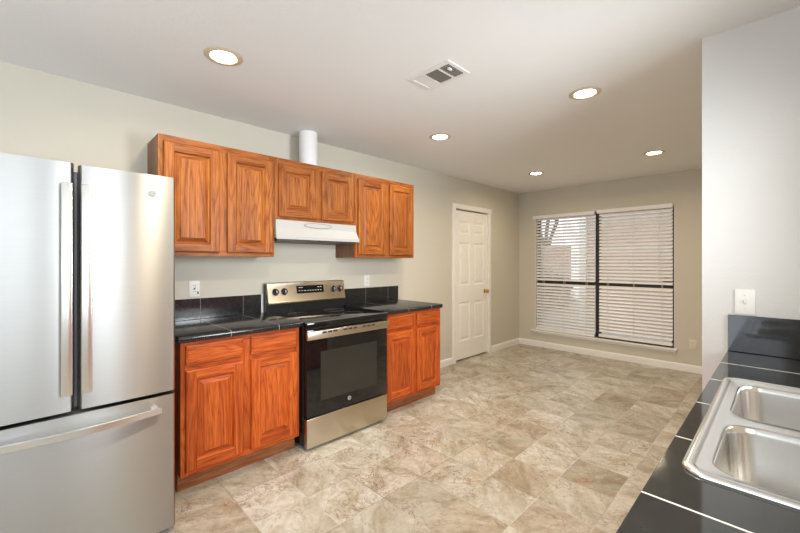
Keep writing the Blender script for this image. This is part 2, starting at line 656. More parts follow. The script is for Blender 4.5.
def six_panel():
    y0, y1, z0, z1 = DY0 + .016, DY1 - .016, .020, DZ1 - .028
    xf, th = -.016, .035
    ys = [y0, y0 + .098, y0 + .352, y0 + .440, y0 + .694, y1]
    zs = [z0, .262, .785, 1.012, 1.590, 1.705, 1.880, z1]
    m = MB()
    bm = m.bm
    for i in range(5):
        for j in range(7):
            a, b, c, d = ys[i], ys[i + 1], zs[j], zs[j + 1]
            if i in (1, 3) and j in (1, 3, 5):
                loops = [(0, 0), (.006, -.006), (.020, -.010), (.024, -.010), (.050, -.002)]
                rings = []
                for ins, dep in loops:
                    rings.append([bm.verts.new((xf + dep, yy, zz)) for yy, zz in ((a + ins, c + ins), (b - ins, c + ins), (b - ins, d - ins), (a + ins, d - ins))])
                for r0, r1 in zip(rings, rings[1:]):
                    bridge(bm, r0, r1)
                bm.faces.new(rings[-1])
            else:
                m.face([(xf, a, c), (xf, b, c), (xf, b, d), (xf, a, d)])
    for q in ([(xf, y0, z0), (xf, y1, z0), (xf - th, y1, z0), (xf - th, y0, z0)], [(xf, y0, z1), (xf, y1, z1), (xf - th, y1, z1), (xf - th, y0, z1)],
              [(xf, y0, z0), (xf, y0, z1), (xf - th, y0, z1), (xf - th, y0, z0)], [(xf, y1, z0), (xf, y1, z1), (xf - th, y1, z1), (xf - th, y1, z0)],
              [(xf - th, y0, z0), (xf - th, y1, z0), (xf - th, y1, z1), (xf - th, y0, z1)]):
        m.face(q)
    bmesh.ops.remove_doubles(bm, verts=list(bm.verts), dist=1e-5)
    d = struct(m.build('door_1', M['doorp']), 'white six panel closet door')
    k = MB()
    k.lathe((xf, y1 - .062, .905), (1, 0, 0), [(0, 0), (.032, 0), (.031, .005), (.014, .010), (.011, .028), (.022, .036), (.028, .048), (.026, .060), (.016, .067), (0, .069)], 28)
    o = k.build('door_knob', M['brass'], d, 35)
    o['label'] = 'round brass knob'
    for z in (.25, 1.05, 1.83):
        MB().cyl((-.010, y0 - .003, z), (0, 0, 1), .006, .09, 12).build('hinge', M['doorp'], d, 40)


six_panel()

# ------------------------------------------------------------------ far window with its blinds
MIDX = 1.178
FY = D + .062        # room face of the metal frame


def far_window():
    m = MB()
    t = .04
    y0, y1 = FY, FY + .05
    m.box(WX0, WX0 + t, y0, y1, WZ0, WZ1, .003).box(WX1 - t, WX1, y0, y1, WZ0, WZ1, .003)
    m.box(WX0 + t, WX1 - t, y0, y1, WZ0, WZ0 + t, .003).box(WX0 + t, WX1 - t, y0, y1, WZ1 - t, WZ1, .003)
    m.box(MIDX - .03, MIDX + .03, y0 - .012, y1, WZ0 + t, WZ1 - t, .003)
    w = struct(m.build('window_1', M['bronze']), 'wide window in a dark metal frame behind white blinds')
    for a, b in ((WX0 + t, MIDX - .03), (MIDX + .03, WX1 - t)):
        MB().box(a, b, y0 - .008, y1 - .01, .985, 1.045, .003).build('meeting_rail', M['bronze'], w)
        MB().box(a, b, y0 + .030, y0 + .034, 1.045, WZ1 - t).build('pane', M['glass'], w)
        MB().box(a, b, y0 + .012, y0 + .016, WZ0 + t, .985).build('pane', M['glass'], w)
    k = MB().box(1.95, 2.04, y0 - .036, y0 - .008, 1.045, 1.105, .003).box(1.965, 2.025, y0 - .036, y0 - .010, 1.10, 1.15, .004)
    k.build('sash_lock', M['bronze'], w)
    s = MB().box(WX0 - .065, WX1 + .03, D - .045, D + .062, WZ0 - .024, WZ0, .006)
    s.build('window_sill', M['trim'], w)
    s = MB().box(WX0 - .045, WX1 + .012, D - .016, D, WZ0 - .052, WZ0 - .024, .004)
    s.build('apron', M['trim'], w)
    j = MB().box(WX0, WX0 + .004, D, FY, WZ0, WZ1).box(WX1 - .004, WX1, D, FY, WZ0, WZ1).box(WX0, WX1, D, FY, WZ1 - .004, WZ1)
    j.build('jamb', M['trim'], w)


far_window()


def blind(x0, x1, zt, zb, side, label, tilt, hx0, hx1, rail=.034):
    yc = D + .006
    root = thing('window_blind', label, 'blind', ((x0 + x1) / 2, yc, zb), 'window blinds')
    MB().box(hx0, hx1, yc - .034, yc + .024, zt - .052, zt, .004).build('headrail', M['slat'], root)
    MB().box(x0, x1, yc - .032, yc + .026, zb, zb + rail, .004).build('bottom_rail', M['slat'], root)
    m = MB()
    z = 1.018 - .046 * 30
    while z < zb + rail + .022:
        z += .046
    pitch = .046
    t = math.radians(tilt)
    while z < zt - .065:
        if abs(z - 1.018) < .01:
            z += pitch
            continue
        zz0 = z
        if abs(z - 1.018) < .05:
            z += .005 if z < 1.018 else -.005
        prof = []
        for k in range(7):
            s = -1 + 2 * k / 6
            yy, zz = .025 * s, .004 * (1 - s * s)
            prof.append((yc + yy * math.cos(t) - zz * math.sin(t), z + yy * math.sin(t) + zz * math.cos(t)))
        back = [(p[0] + .0026 * math.sin(t), p[1] - .0026 * math.cos(t)) for p in prof[::-1]]
        m.prism([(a, b) for a, b in prof + back], 0, x0, x1)
        z = zz0 + pitch
    m.build('slats', M['slat'], root, 40)
    for fx in (.13, .5, .87):
        c = MB()
        X = x0 + (x1 - x0) * fx
        c.cyl((X, yc - .027, zb + .02), (0, 0, 1), .0022, zt - zb - .06, 8)
        c.cyl((X, yc + .027, zb + .02), (0, 0, 1), .0022, zt - zb - .06, 8)
        c.build('ladder_cord', M['cord'], root)
    wx = x0 + .10 if side < 0 else x1 - .14
    MB().cyl((wx, yc - .040, zt - .95), (0, 0, 1), .004, .91, 10).build('tilt_wand', M['cord'], root)


blind(.300, 1.155, 2.050, .268, -1, 'white slatted blind left of the window post, sky and shrub showing through', 40, .242, 1.155)
blind(1.212, 2.058, 2.058, .284, 1, 'white slatted blind right of the window post, hanging short of the sill', 46, 1.185, 2.062, .040)

# ------------------------------------------------------------------ yard outside the far window
struct(MB().box(-9, 8, D + .12, D + 9, -.15, -.03).build('ground_yard', M['ground']), 'pale yard paving outside')
m = MB().box(.15, 7, D + 2.6, D + 2.8, -.03, 3.4)
struct(m.build('wall_neighbour', M['brick']), 'pink brick wall across the yard')
o = MB().box(.02, .16, D + 2.52, D + 2.66, -.03, 3.4, .01).build('corner_post', M['trim'])
tag(o, 'white post at the end of the brick wall outside the window', 'post')
m = MB()
for k in range(34):
    m.box(-6 + k * .15, -6 + k * .15 + .143, D + 4.5, D + 4.52, -.03, 1.75 + .01 * (k % 3))
o = m.build('yard_fence', M['brick'])
tag(o, 'reddish yard fence seen through the left blind', 'fence')


def shrub():
    r = thing('shrub', 'grey green shrub outside the left part of the window', 'shrub', (-.75, D + 2.6, -.03))
    m = MB()
    for k in range(7):
        a = k * 2.4
        top = Vector((-.75 + .34 * math.cos(a), D + 2.6 + .3 * math.sin(a), .75 + .05 * k))
        m.sweep([(-.75, D + 2.6, -.03), tuple((Vector((-.75, D + 2.6, .3)) * .5 + top * .5)), tuple(top)], [(-.012, -.012), (.012, -.012), (.012, .012), (-.012, .012)], up=(1, .1, 0))
    m.build('stem', M['bark'], r)
    m = MB()
    for k in range(900):
        th, ph, rr = random.random() * 6.283, math.acos(random.uniform(-.7, 1)), random.random() ** .4
        p = Vector((-.75 + .62 * rr * math.sin(ph) * math.cos(th), D + 2.6 + .5 * rr * math.sin(ph) * math.sin(th), .62 + .58 * rr * math.cos(ph)))
        d = Vector((random.gauss(0, 1), random.gauss(0, 1), random.gauss(0, .6))).normalized()
        s = d.orthogonal().normalized() * .022
        m.face([p, p + d * .04 + s, p + d * .09, p + d * .04 - s])
    m.build('foliage', M['leaf'], r)


shrub()


def bare_tree():
    r = thing('yard_tree', 'thin branched tree against the sky outside the left blind', 'tree', (-1.9, D + 5.2, -.03))
    m = MB()

    def branch(p, d, l, rad, depth):
        q = p + d * l
        mid = p + d * l * .5 + Vector((random.gauss(0, .04), 0, 0))
        m.sweep([tuple(p), tuple(mid), tuple(q)], [(-rad, -rad), (rad, -rad), (rad, rad), (-rad, rad)], up=(.2, 1, .1))
        if depth:
            for k in range(3):
                nd = (d + Vector((random.gauss(0, .55), random.gauss(0, .4), random.gauss(.1, .3)))).normalized()
                branch(q, nd, l * .72, rad * .6, depth - 1)
    branch(Vector((-1.9, D + 5.2, -.03)), Vector((.03, 0, 1)), 1.5, .06, 4)
    m.build('branches', M['bark'], r)


bare_tree()

# unseen windows added to carry the fill lights (frames only show in reflections)
m = MB()
for a, b in ((-.95, -.91), (-.42, -.38), (.11, .15)):
    m.box(RX + .03, RX + .045, a, b, 1.05, 2.05)
m.box(RX + .03, RX + .045, -.91, .11, 1.05, 1.09).box(RX + .03, RX + .045, -.91, .11, 2.01, 2.05)
struct(m.build('added_window_2', M['trim']), 'white framed window added unseen behind the photographer for its light')
m = MB()
for a, b in ((.22, .25), (.63, .66)):
    m.box(RX + .03, RX + .045, a, b, 1.05, 2.05)
m.box(RX + .03, RX + .045, .25, .63, 1.05, 1.09).box(RX + .03, RX + .045, .25, .63, 2.01, 2.05)
struct(m.build('added_window_4', M['trim']), 'narrow white framed window added unseen along the sink counter for its light')
m = MB()
for a, b in ((1.49, 1.53), (2.07, 2.11)):
    m.box(RX + .03, RX + .045, a, b, 1.13, 2.05)
m.box(RX + .03, RX + .045, 1.53, 2.07, 1.13, 1.17).box(RX + .03, RX + .045, 1.53, 2.07, 2.01, 2.05)
w5 = struct(m.build('added_window_5', M['trim']), 'white framed window added unseen over the sink for its light')
MB().box(RX + .008, RX + .020, 1.49, 2.11, 1.13, 2.05).build('sky_blocker', M['cord'], w5)  # unseen sheet added to block sky light through this window
m = MB()
for a, b in ((.9, .97), (1.96, 2.04), (3.03, 3.1)):
    m.box(a, b, BY - .04, BY - .025, .02, 2.1)
m.box(.97, 3.03, BY - .04, BY - .025, .02, .10).box(.97, 3.03, BY - .04, BY - .025, 2.03, 2.1)
struct(m.build('added_window_3', M['trim']), 'glass patio door added unseen behind the photographer for its light')


# ------------------------------------------------------------------ cabinets
def panel_front(xf, y0, y1, z0, z1, mv, mh, sgn=1, frame=.056, flat=False):
    """overlay cabinet front facing +x (sgn=1) or -x, raised centre panel"""
    m = MB()
    iv, ih = m.mi(mv), m.mi(mh)
    bm = m.bm

    def X(d):
        return xf + sgn * d

    def ring(ins, dep):
        return [bm.verts.new((X(dep), y, z)) for y, z in ((y0 + ins, z0 + ins), (y1 - ins, z0 + ins), (y1 - ins, z1 - ins), (y0 + ins, z1 - ins))]

    def band(a, b):
        for k in range(4):      # bottom, right, top, left
            f = bm.faces.new((a[k], a[(k + 1) % 4], b[(k + 1) % 4], b[k]))
            f.material_index = ih if k in (0, 2) else iv
    if flat:
        rs = [ring(0, -.019), ring(0, -.007), ring(.004, -.004), ring(.014, 0)]
        for a, b in zip(rs, rs[1:]):
            band(a, b)
        for f in bm.faces:
            f.material_index = ih
        f = bm.faces.new(rs[-1])
        f.material_index = ih
        f = bm.faces.new(rs[0][::-1])
        f.material_index = ih
        return m
    rs = [ring(0, -.019), ring(0, -.006), ring(.003, -.002), ring(.008, 0)]
    for a, b in zip(rs, rs[1:]):
        band(a, b)
    f = bm.faces.new(rs[0][::-1])
    f.material_index = iv
    e, g = .008, frame
    m.face([(X(0), y0 + e, z0 + e), (X(0), y0 + g, z0 + e), (X(0), y0 + g, z1 - e), (X(0), y0 + e, z1 - e)], mv)
    m.face([(X(0), y1 - g, z0 + e), (X(0), y1 - e, z0 + e), (X(0), y1 - e, z1 - e), (X(0), y1 - g, z1 - e)], mv)
    m.face([(X(0), y0 + g, z0 + e), (X(0), y1 - g, z0 + e), (X(0), y1 - g, z0 + g), (X(0), y0 + g, z0 + g)], mh)
    m.face([(X(0), y0 + g, z1 - g), (X(0), y1 - g, z1 - g), (X(0), y1 - g, z1 - e), (X(0), y0 + g, z1 - e)], mh)
    rs = [ring(frame, 0), ring(frame + .003, -.004), ring(frame + .008, -.013), ring(frame + .013, -.0145), ring(frame + .036, -.005), ring(frame + .0375, -.0025)]
    for k, (a, b) in enumerate(zip(rs, rs[1:])):
        band(a, b)
        if k >= 3:
            pass
    f = bm.faces.new(rs[-1])
    f.material_index = iv
    return m


def upper_unit(label, y0, y1, z0, doors, zd0, zd1):
    zt = 2.134
    r = thing('wall_cabinet', label, 'cabinet', (0, (y0 + y1) / 2, z0), 'oak wall cabinets')
    V, Hh = M['wv'], M['wh']
    fx = .3006
    e = .0006
    m = MB()
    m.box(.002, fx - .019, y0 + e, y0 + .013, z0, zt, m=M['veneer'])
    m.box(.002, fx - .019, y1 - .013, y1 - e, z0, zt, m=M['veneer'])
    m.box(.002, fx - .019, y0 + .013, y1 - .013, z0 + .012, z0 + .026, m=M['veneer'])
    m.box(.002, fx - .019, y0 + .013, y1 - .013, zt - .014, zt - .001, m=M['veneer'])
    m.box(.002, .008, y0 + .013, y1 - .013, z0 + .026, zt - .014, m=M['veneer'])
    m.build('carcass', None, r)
    m = MB()
    st = .040
    cy = [(doors[k][1] + doors[k + 1][0]) / 2 for k in range(len(doors) - 1)]
    m.box(fx - .019, fx, y0 + e, y0 + st, z0, zt, m=V).box(fx - .019, fx, y1 - st, y1 - e, z0, zt, m=V)
    for c in cy:
        m.box(fx - .019, fx, c - .038, c + .038, z0 + .04, zt - .045, m=V)
    m.box(fx - .019, fx, y0 + st, y1 - st, z0, z0 + .04, m=Hh).box(fx - .019, fx, y0 + st, y1 - st, zt - .045, zt, m=Hh)
    m.build('face_frame', None, r)
    for a, b in doors:
        panel_front(fx + .020, a, b, zd0, zd1, V, Hh).build('door', None, r)
    return r


upper_unit('tall oak wall cabinet beside the refrigerator, left of the range hood', .556, 1.3165, 1.372, [(.584, .914), (.967, 1.297)], 1.398, 2.094)
upper_unit('short oak wall cabinet directly above the white range hood', 1.3175, 2.0805, 1.660, [(1.347, 1.672), (1.733, 2.056)], 1.684, 2.094)
upper_unit('tall oak wall cabinet right of the range hood, nearest the white door', 2.0815, 2.857, 1.372, [(2.115, 2.447), (2.503, 2.832)], 1.398, 2.094)


def base_unit(label, y0, y1, cols, group='oak base cabinets', fx=.620, sgn=1, back=.003, left_side=True):
    r = thing('base_cabinet', label, 'cabinet', (back, (y0 + y1) / 2, 0), group)
    V, Hh = M['bv'], M['bh']
    zt = .874

    def B(mb, d0, d1, *a, **k):
        # d measured from the wall at 'back' towards the front
        xs = sorted((back + sgn * d0, back + sgn * d1))
        mb.box(xs[0], xs[1], *a, **k)
    dep = abs(fx - back)
    m = MB()
    B(m, 0, dep - .019, y0, y0 + .014, .105, zt, m=V)
    B(m, 0, dep - .019, y1 - .014, y1, .105, zt, m=V)
    B(m, 0, dep - .075, y0, y0 + .014, 0, .105, m=V)
    B(m, 0, dep - .075, y1 - .014, y1, 0, .105, m=V)
    B(m, 0, dep - .019, y0 + .014, y1 - .014, .105, .118, m=V)
    B(m, 0, .006, y0 + .014, y1 - .014, .118, zt, m=V)
    m.build('carcass', None, r)
    m = MB()
    B(m, dep - .075, dep - .063, y0, y1, 0, .104)
    m.build('toe_kick', M['toe'], r)
    m = MB()
    st = .038
    B(m, dep - .019, dep, y0, y0 + st, .105, zt, m=V)
    B(m, dep - .019, dep, y1 - st, y1, .105, zt, m=V)
    cs = [(cols[k][1] + cols[k + 1][0]) / 2 for k in range(len(cols) - 1)]
    for c in cs:
        B(m, dep - .019, dep, c - .036, c + .036, .143, zt - .035, m=V)
    B(m, dep - .019, dep, y0 + st, y1 - st, .105, .143, m=Hh)
    B(m, dep - .019, dep, y0 + st, y1 - st, zt - .035, zt, m=Hh)
    edges = [y0 + st] + [q for c in cs for q in (c - .036, c + .036)] + [y1 - st]
    for a, b in zip(edges[::2], edges[1::2]):
        B(m, dep - .019, dep, a, b, .708, .746, m=Hh)
    m.build('face_frame', None, r)
    xf = fx + sgn * .020
    for a, b in cols:
        panel_front(xf, a, b, .131, .712, V, Hh, sgn).build('door', None, r)
        panel_front(xf, a, b, .742, .857, V, Hh, sgn, flat=True).build('drawer_front', None, r)
    return r


base_unit('red-tinted oak base cabinet between refrigerator and range', .600, 1.345, [(.624, .948), (1.000, 1.322)])
base_unit('red-tinted oak base cabinet right of the range, nearest the white door', 2.148, 2.905, [(2.172, 2.502), (2.556, 2.880)])


def counter(label, y0, y1, x1, name='countertop'):
    prof = [(.002, .8755), (x1 - .012, .8755), (x1 - .003, .8785), (x1, .886), (x1, .902), (x1 - .003, .910), (x1 - .010, .914), (.002, .914)]
    o = MB().prism(prof, 1, y0, y1).build(name, M['ctop'], None, 50)
    tag(o, label, 'countertop', 'black tile countertops by the range')
    return o


counter('black tiled countertop between refrigerator and range', .583, 1.358, .650)
counter('black tiled countertop right of the range', 2.134, 2.912, .646)


def splash(label, y0, y1, white_left=False, white_right=False):
    r = MB().box(.0015, .0115, y0, y1, .915, 1.066, .002).build('backsplash', M['splash'])
    tag(r, label, 'backsplash', 'black tile backsplashes by the range')
    for f, y in ((white_left, y0 - .020), (white_right, y1 + .0005)):
        if f:
            o = MB().box(.0015, .0125, y, y + .014, .915, 1.067, .001).build('edge_strip', M['caulk'], r)
            o['label'] = 'white edge strip'
    return r


splash('black tile backsplash on the wall left of the range', .583, 1.343, white_right=True)
splash('black tile backsplash on the wall right of the range, under the small outlet', 2.134, 2.914)


# ------------------------------------------------------------------ refrigerator
def fridge():
    yL, yR, ym = -.243, .511, .134
    r = thing('refrigerator', 'stainless french door refrigerator left of the oak cabinets', 'refrigerator', (.45, ym, 0))
    m = MB().box(.06, .815, yL + .006, yR - .006, .03, 1.735, .006)
    m.box(.12, .79, yL + .05, yR - .05, 0, .03)
    m.build('body', M['case'], r, 40)
    m = MB().box(.815, .835, yL + .012, yR - .012, .045, 1.73)
    m.build('gasket', M['dark'], r)
    for k, (a, b, zt) in enumerate(((yL, ym - .0065, 1.757), (ym + .0065, yR, 1.752))):
        # gently bowed door
        n = 10
        rad = .012
        prof = [(.838, a + .003), (.838, b - .003)]
        front = []
        for q in range(n + 1):
            s = q / n
            y = b - rad + (a - b + 2 * rad) * s
            front.append((.900 + .0025 * math.sin(math.pi * s) ** .8, y))
        prof += [(.876, b)] + [(.890, b - .004)] + front + [(.890, a + .004), (.876, a)]
        m = MB().prism(prof, 2, .703, zt)
        d = m.build('door', M['steel'], r, 30)
        hy0, hy1 = (.083, .120) if k == 0 else (.147, .184)
        h = MB()
        h.box(.930, .948, hy0, hy1, .782, 1.664, .004)
        for z in (.800, 1.615):
            h.box(.885, .931, hy0 + .006, hy1 - .006, z, z + .03, .003)
        h.build('handle', M['steelb'], d, 40)
        if k == 1:
            e = MB()
            e.lathe((.903, .409, 1.663), (1, 0, 0), [(0, 0), (.0165, 0), (.0165, .0035), (.0135, .0045), (.0125, .0030), (0, .0030)], 28)
            eo = e.build('badge', M['badge'], d, 30)
            eo['label'] = 'small round emblem badge'
    m = MB().box(.850, .876, ym - .0062, ym + .0062, .71, 1.72, .002)
    m.build('centre_flap', M['case'], r)
    for y in (yL + .03, yR - .08):
        MB().box(.74, .85, y, y + .05, 1.735, 1.747, .004).build('hinge_cover', M['case'], r)
    # freezer drawer
    n = 10
    a, b, rad = yL, yR, .012
    prof = [(.838, a + .003), (.838, b - .003), (.876, b), (.890, b - .004)]
    for q in range(n + 1):
        s = q / n
        prof.append((.901 + .0025 * math.sin(math.pi * s) ** .8, b - rad + (a - b + 2 * rad) * s))
    prof += [(.890, a + .004), (.876, a)]
    d = MB().prism(prof, 2, .030, .686).build('freezer_drawer', M['steel'], r, 30)
    h = MB()
    path = []
    for k in range(17):
        s = k / 16
        path.append((.928 + .036 * math.sin(math.pi * s), -.172 + .612 * s, .626))
    h.sweep(path, [(-.009, -.013), (.009, -.013), (.009, .013), (-.009, .013)])
    for y in (-.150, .405):
        h.box(.885, .930, y, y + .026, .615, .637, .003)
    h.build('drawer_handle', M['steelb'], d, 40)
    m = MB().box(.70, .862, yL + .02, yR - .02, .006, .028)
    m.build('toe_grille', M['dark'], r)


fridge()


# ------------------------------------------------------------------ range
def monogram(m, c, r, nrm_x=1, lw=.0012):
    """round emblem on a face looking towards +x: ring plus two looped letters"""
    x, y, z = c
    m.lathe(c, (1, 0, 0), [(r * .86, 0), (r, 0), (r, .001), (r * .86, .001), (r * .86, 0)], 32)

    def stroke(pts):
        m.sweep([(x + .0006, y + r * a, z + r * b) for a, b in pts], [(-lw * .5, -lw * .5), (lw * .5, -lw * .5), (lw * .5, lw * .5), (-lw * .5, lw * .5)], up=(1, 0, 0))
    g = [(-.08 + .30 * math.cos(t) - .18, .42 * math.sin(t)) for t in [math.radians(40 + k * 18) for k in range(16)]]
    stroke(g + [(.02, -.02), (-.18, -.02)])
    e = [(.30 + .22 * math.cos(t), .22 + .2 * math.sin(t)) for t in [math.radians(30 + k * 24) for k in range(10)]]
    e2 = [(.30 + .24 * math.cos(t), -.2 + .22 * math.sin(t)) for t in [math.radians(100 + k * 24) for k in range(10)]]
    stroke(e)
    stroke(e2)


def kitchen_range():
    y0, y1 = 1.364, 2.128
    r = thing('kitchen_range', 'stainless and black freestanding electric range between the base cabinets', 'range', (.35, (y0 + y1) / 2, 0))
    xf = .690
    m = MB().box(.03, .640, y0, y1, .03, .895, .003)
    for yy in (y0 + .04, y1 - .08):
        for xx in (.08, .55):
            m.box(xx, xx + .04, yy, yy + .04, 0, .03)
    m.build('body', M['bplastic'], r)
    # storage drawer
    MB().box(.641, xf, y0 + .004, y1 - .004, .022, .228, .005).build('storage_drawer', M['steelw'], r, 40)
    # oven door
    m = MB().box(.641, xf - .004, y0 + .004, y1 - .004, .236, .852, .004)
    d = m.build('oven_door', M['glassb'], r, 40)
    m = MB()
    m.box(xf - .0035, xf - .0022, y0 + .115, y1 - .115, .335, .690, .0005)
    m.build('oven_window', M['winglass'], d)
    m = MB().box(xf + .008, xf + .030, y0 - .008, y1 - .012, .787, .846, .004)
    for yy in (y0 + .012, y1 - .060):
        m.box(xf - .003, xf + .010, yy, yy + .03, .80, .83)
    tr = m.build('door_handle', M['steelw'], d, 50)
    ng = 12
    for k in range(ng):
        a = y0 + .11 + k * (y1 - y0 - .22) / ng
        if k % 4 == 3:
            continue
        MB().box(xf + .0296, xf + .0308, a, a + .036, .824, .838, .0003).build('vent_slot', M['slot'], tr)
    m = MB()
    monogram(m, (xf - .004, 1.735, .292), .015)
    o = m.build('emblem', M['white_ink'], d)
    o['label'] = 'small round white emblem'
    # cooktop
    m = MB().box(.075, .672, y0 - .002, y1 + .002, .896, .906, .002)
    m.box(.672, xf + .006, y0 - .002, y1 + .002, .858, .906, .006)
    c = m.build('cooktop', M['glassb'], r, 40)
    for (bx, by, rr) in ((.20, y0 + .2, .078), (.20, y1 - .2, .09), (.47, y0 + .21, .105), (.47, y1 - .2, .078)):
        m = MB().lathe((bx, by, .9062), (0, 0, 1), [(rr - .0025, 0), (rr, 0), (rr, .0003), (rr - .0025, .0003), (rr - .0025, 0)], 48)
        m.build('burner_ring', M['case'], c)
    m = MB().box(xf - .02, xf + .0072, y0 - .002, y1 + .002, .9055, .9085, .001)
    m.build('front_edge', M['case'], c)
    # back guard
    m = MB().box(.012, .075, y0, y1, .896, 1.000, .003)
    m.box(.012, .060, y0, y1, 1.0, 1.150, .003)
    g = m.build('backguard', M['bplastic'], r)
    prof = [(.040, 1.160), (.062, 1.160), (.070, 1.154), (.096, 1.008), (.100, .996), (.097, .984), (.060, .982), (.040, .990)]
    p = MB().prism(prof, 1, y0 + .002, y1 - .002).build('control_panel', M['steelw'], g, 30)
    nx = Vector((1, 0, .18)).normalized()

    def on_panel(z):
        return .070 + (1.154 - z) / (1.154 - 1.008) * .026
    # display glass
    za, zb = 1.060, 1.126
    m = MB()
    m.prism([(on_panel(za) + .0004, za), (on_panel(zb) + .0004, zb), (on_panel(zb) + .002, zb), (on_panel(za) + .002, za)], 1, 1.625, 1.895)
    ds = m.build('display', M['glassb'], g)
    for row, n0 in ((.35, 4), (.12, 9)):
        for k in range(n0):
            zz = za + (zb - za) * (row if row < .2 else .72)
            if row > .2:
                yy = (1.645, 1.668, 1.832, 1.858)[k]
                ww = .016
            else:
                yy = 1.645 + k * .0265
                ww = .013
                zz = za + (zb - za) * .30
            m = MB().prism([(on_panel(zz) + .0018, zz), (on_panel(zz + .005) + .0018, zz + .005), (on_panel(zz + .005) + .0026, zz + .005), (on_panel(zz) + .0026, zz)], 1, yy, yy + ww)
            m.build('legend', M['white_ink'], ds)
    for y in (1.432, 1.510, 2.000, 2.070):
        z = 1.083
        c0 = Vector((on_panel(z), y, z))
        m = MB()
        m.lathe(c0, nx, [(0, 0), (.029, 0), (.029, .004), (.022, .006), (.020, .024), (.017, .027), (0, .027)], 28)
        k = m.build('knob', M['bplastic'], g, 35)
        m = MB()
        q = c0 + nx * .0275
        m.prism([(q.x - .002, z - .016), (q.x + .002, z - .016), (q.x + .000, z + .016), (q.x - .004, z + .016)], 1, y - .003, y + .003)
        m.build('pointer', M['white_ink'], k)
    return r


kitchen_range()


# ------------------------------------------------------------------ hood and duct
def hood():
    y0, y1 = 1.3185, 2.0795
    r = thing('range_hood', 'white slim range hood under the short oak cabinet', 'range hood', (0, (y0 + y1) / 2, 1.505))
    m = MB()
    bm = m.bm
    # side outline (x, z, sideways flare of the lip)
    out = [(.003, 1.6585, 0), (.318, 1.6585, 0), (.323, 1.653, 0), (.323, 1.602, 0), (.352, 1.538, .012), (.357, 1.531, .013), (.357, 1.508, .013), (.345, 1.508, .008), (.330, 1.520, 0), (.003, 1.520, 0)]
    A = [bm.verts.new((x, y0 - f, z)) for x, z, f in out]
    B = [bm.verts.new((x, y1 + f, z)) for x, z, f in out]
    bm.faces.new(A)
    bm.faces.new(B[::-1])
    bridge(bm, A, B)
    m.build('canopy', M['hood'], r)
    m = MB()
    for a, b in ((y0 + .008, 1.697), (1.701, y1 - .008)):
        m.box(.02, .325, a, b, 1.492, 1.5205, .004)
    m.build('filter', M['hoodin'], r)
    # oval badge on the upright front
    m = MB()
    n = 40
    A = [m.bm.verts.new((.3232, 1.688 + .130 * math.cos(2 * math.pi * k / n), 1.628 + .020 * math.sin(2 * math.pi * k / n))) for k in range(n)]
    B = [m.bm.verts.new((.3265, 1.688 + .124 * math.cos(2 * math.pi * k / n), 1.628 + .016 * math.sin(2 * math.pi * k / n))) for k in range(n)]
    bridge(m.bm, A, B)
    m.bm.faces.new(B)
    o = m.build('switch_plate', M['hood'], r)
    m = MB()
    for k in range(n):
        pass
    path = [(.3255, 1.688 + .128 * math.cos(2 * math.pi * k / n), 1.628 + .0185 * math.sin(2 * math.pi * k / n)) for k in range(n + 1)]
    m.sweep(path, [(-.0012, -.0012), (.0012, -.0012), (.0012, .0012), (-.0012, .0012)], up=(1, 0, 0))
    m.build('plate_rim', M['case'], o)


hood()
m = MB().lathe((.165, 1.690, 2.1345), (0, 0, 1), [(.0, 0), (.077, 0), (.077, .302), (.0, .302)], 40)
o = m.build('vent_duct', M['duct'], None, 40)
tag(o, 'white round vent duct rising from the oak cabinets to the ceiling', 'duct')


# ------------------------------------------------------------------ sink counter
SX0, SX1, SY0, SY1 = 2.861, 3.415, .936, 1.806
CX0, CX1 = 2.827, RX - .002


def sink_counter():
    hx0, hx1, hy0, hy1 = SX0 + .018, SX1 - .018, SY0 + .018, SY1 - .018
    m = MB()
    xs = [CX0, hx0, hx1, CX1]
    ys = [-.75, hy0, hy1, WY - .002]
    bm = m.bm
    for z in (.914, .8755):
        for i in range(3):
            for j in range(3):
                if i == 1 and j == 1:
                    continue
                m.face([(xs[i], ys[j], z), (xs[i + 1], ys[j], z), (xs[i + 1], ys[j + 1], z), (xs[i], ys[j + 1], z)])

    def side(a, b):
        m.face([(*a, .8755), (*b, .8755), (*b, .914), (*a, .914)])
    for i in range(3):
        side((xs[i], ys[0]), (xs[i + 1], ys[0]))
        side((xs[i], ys[3]), (xs[i + 1], ys[3]))
        side((xs[0], ys[i]), (xs[0], ys[i + 1]))
        side((xs[3], ys[i]), (xs[3], ys[i + 1]))
    side((hx0, hy0), (hx1, hy0))
    side((hx0, hy1), (hx1, hy1))
    side((hx0, hy0), (hx0, hy1))
    side((hx1, hy0), (hx1, hy1))
    bmesh.ops.remove_doubles(bm, verts=list(bm.verts), dist=1e-5)
    o = m.build('sink_countertop', M['ctop2'])
    tag(o, 'black tiled countertop with white grout around the steel sink', 'countertop')


sink_counter()
o = MB().box(2.828, CX1, WY - .0105, WY - .0005, .915, 1.086, .002).build('backsplash', M['splash2'])
tag(o, 'charcoal tile backsplash on the white wall behind the sink', 'backsplash')


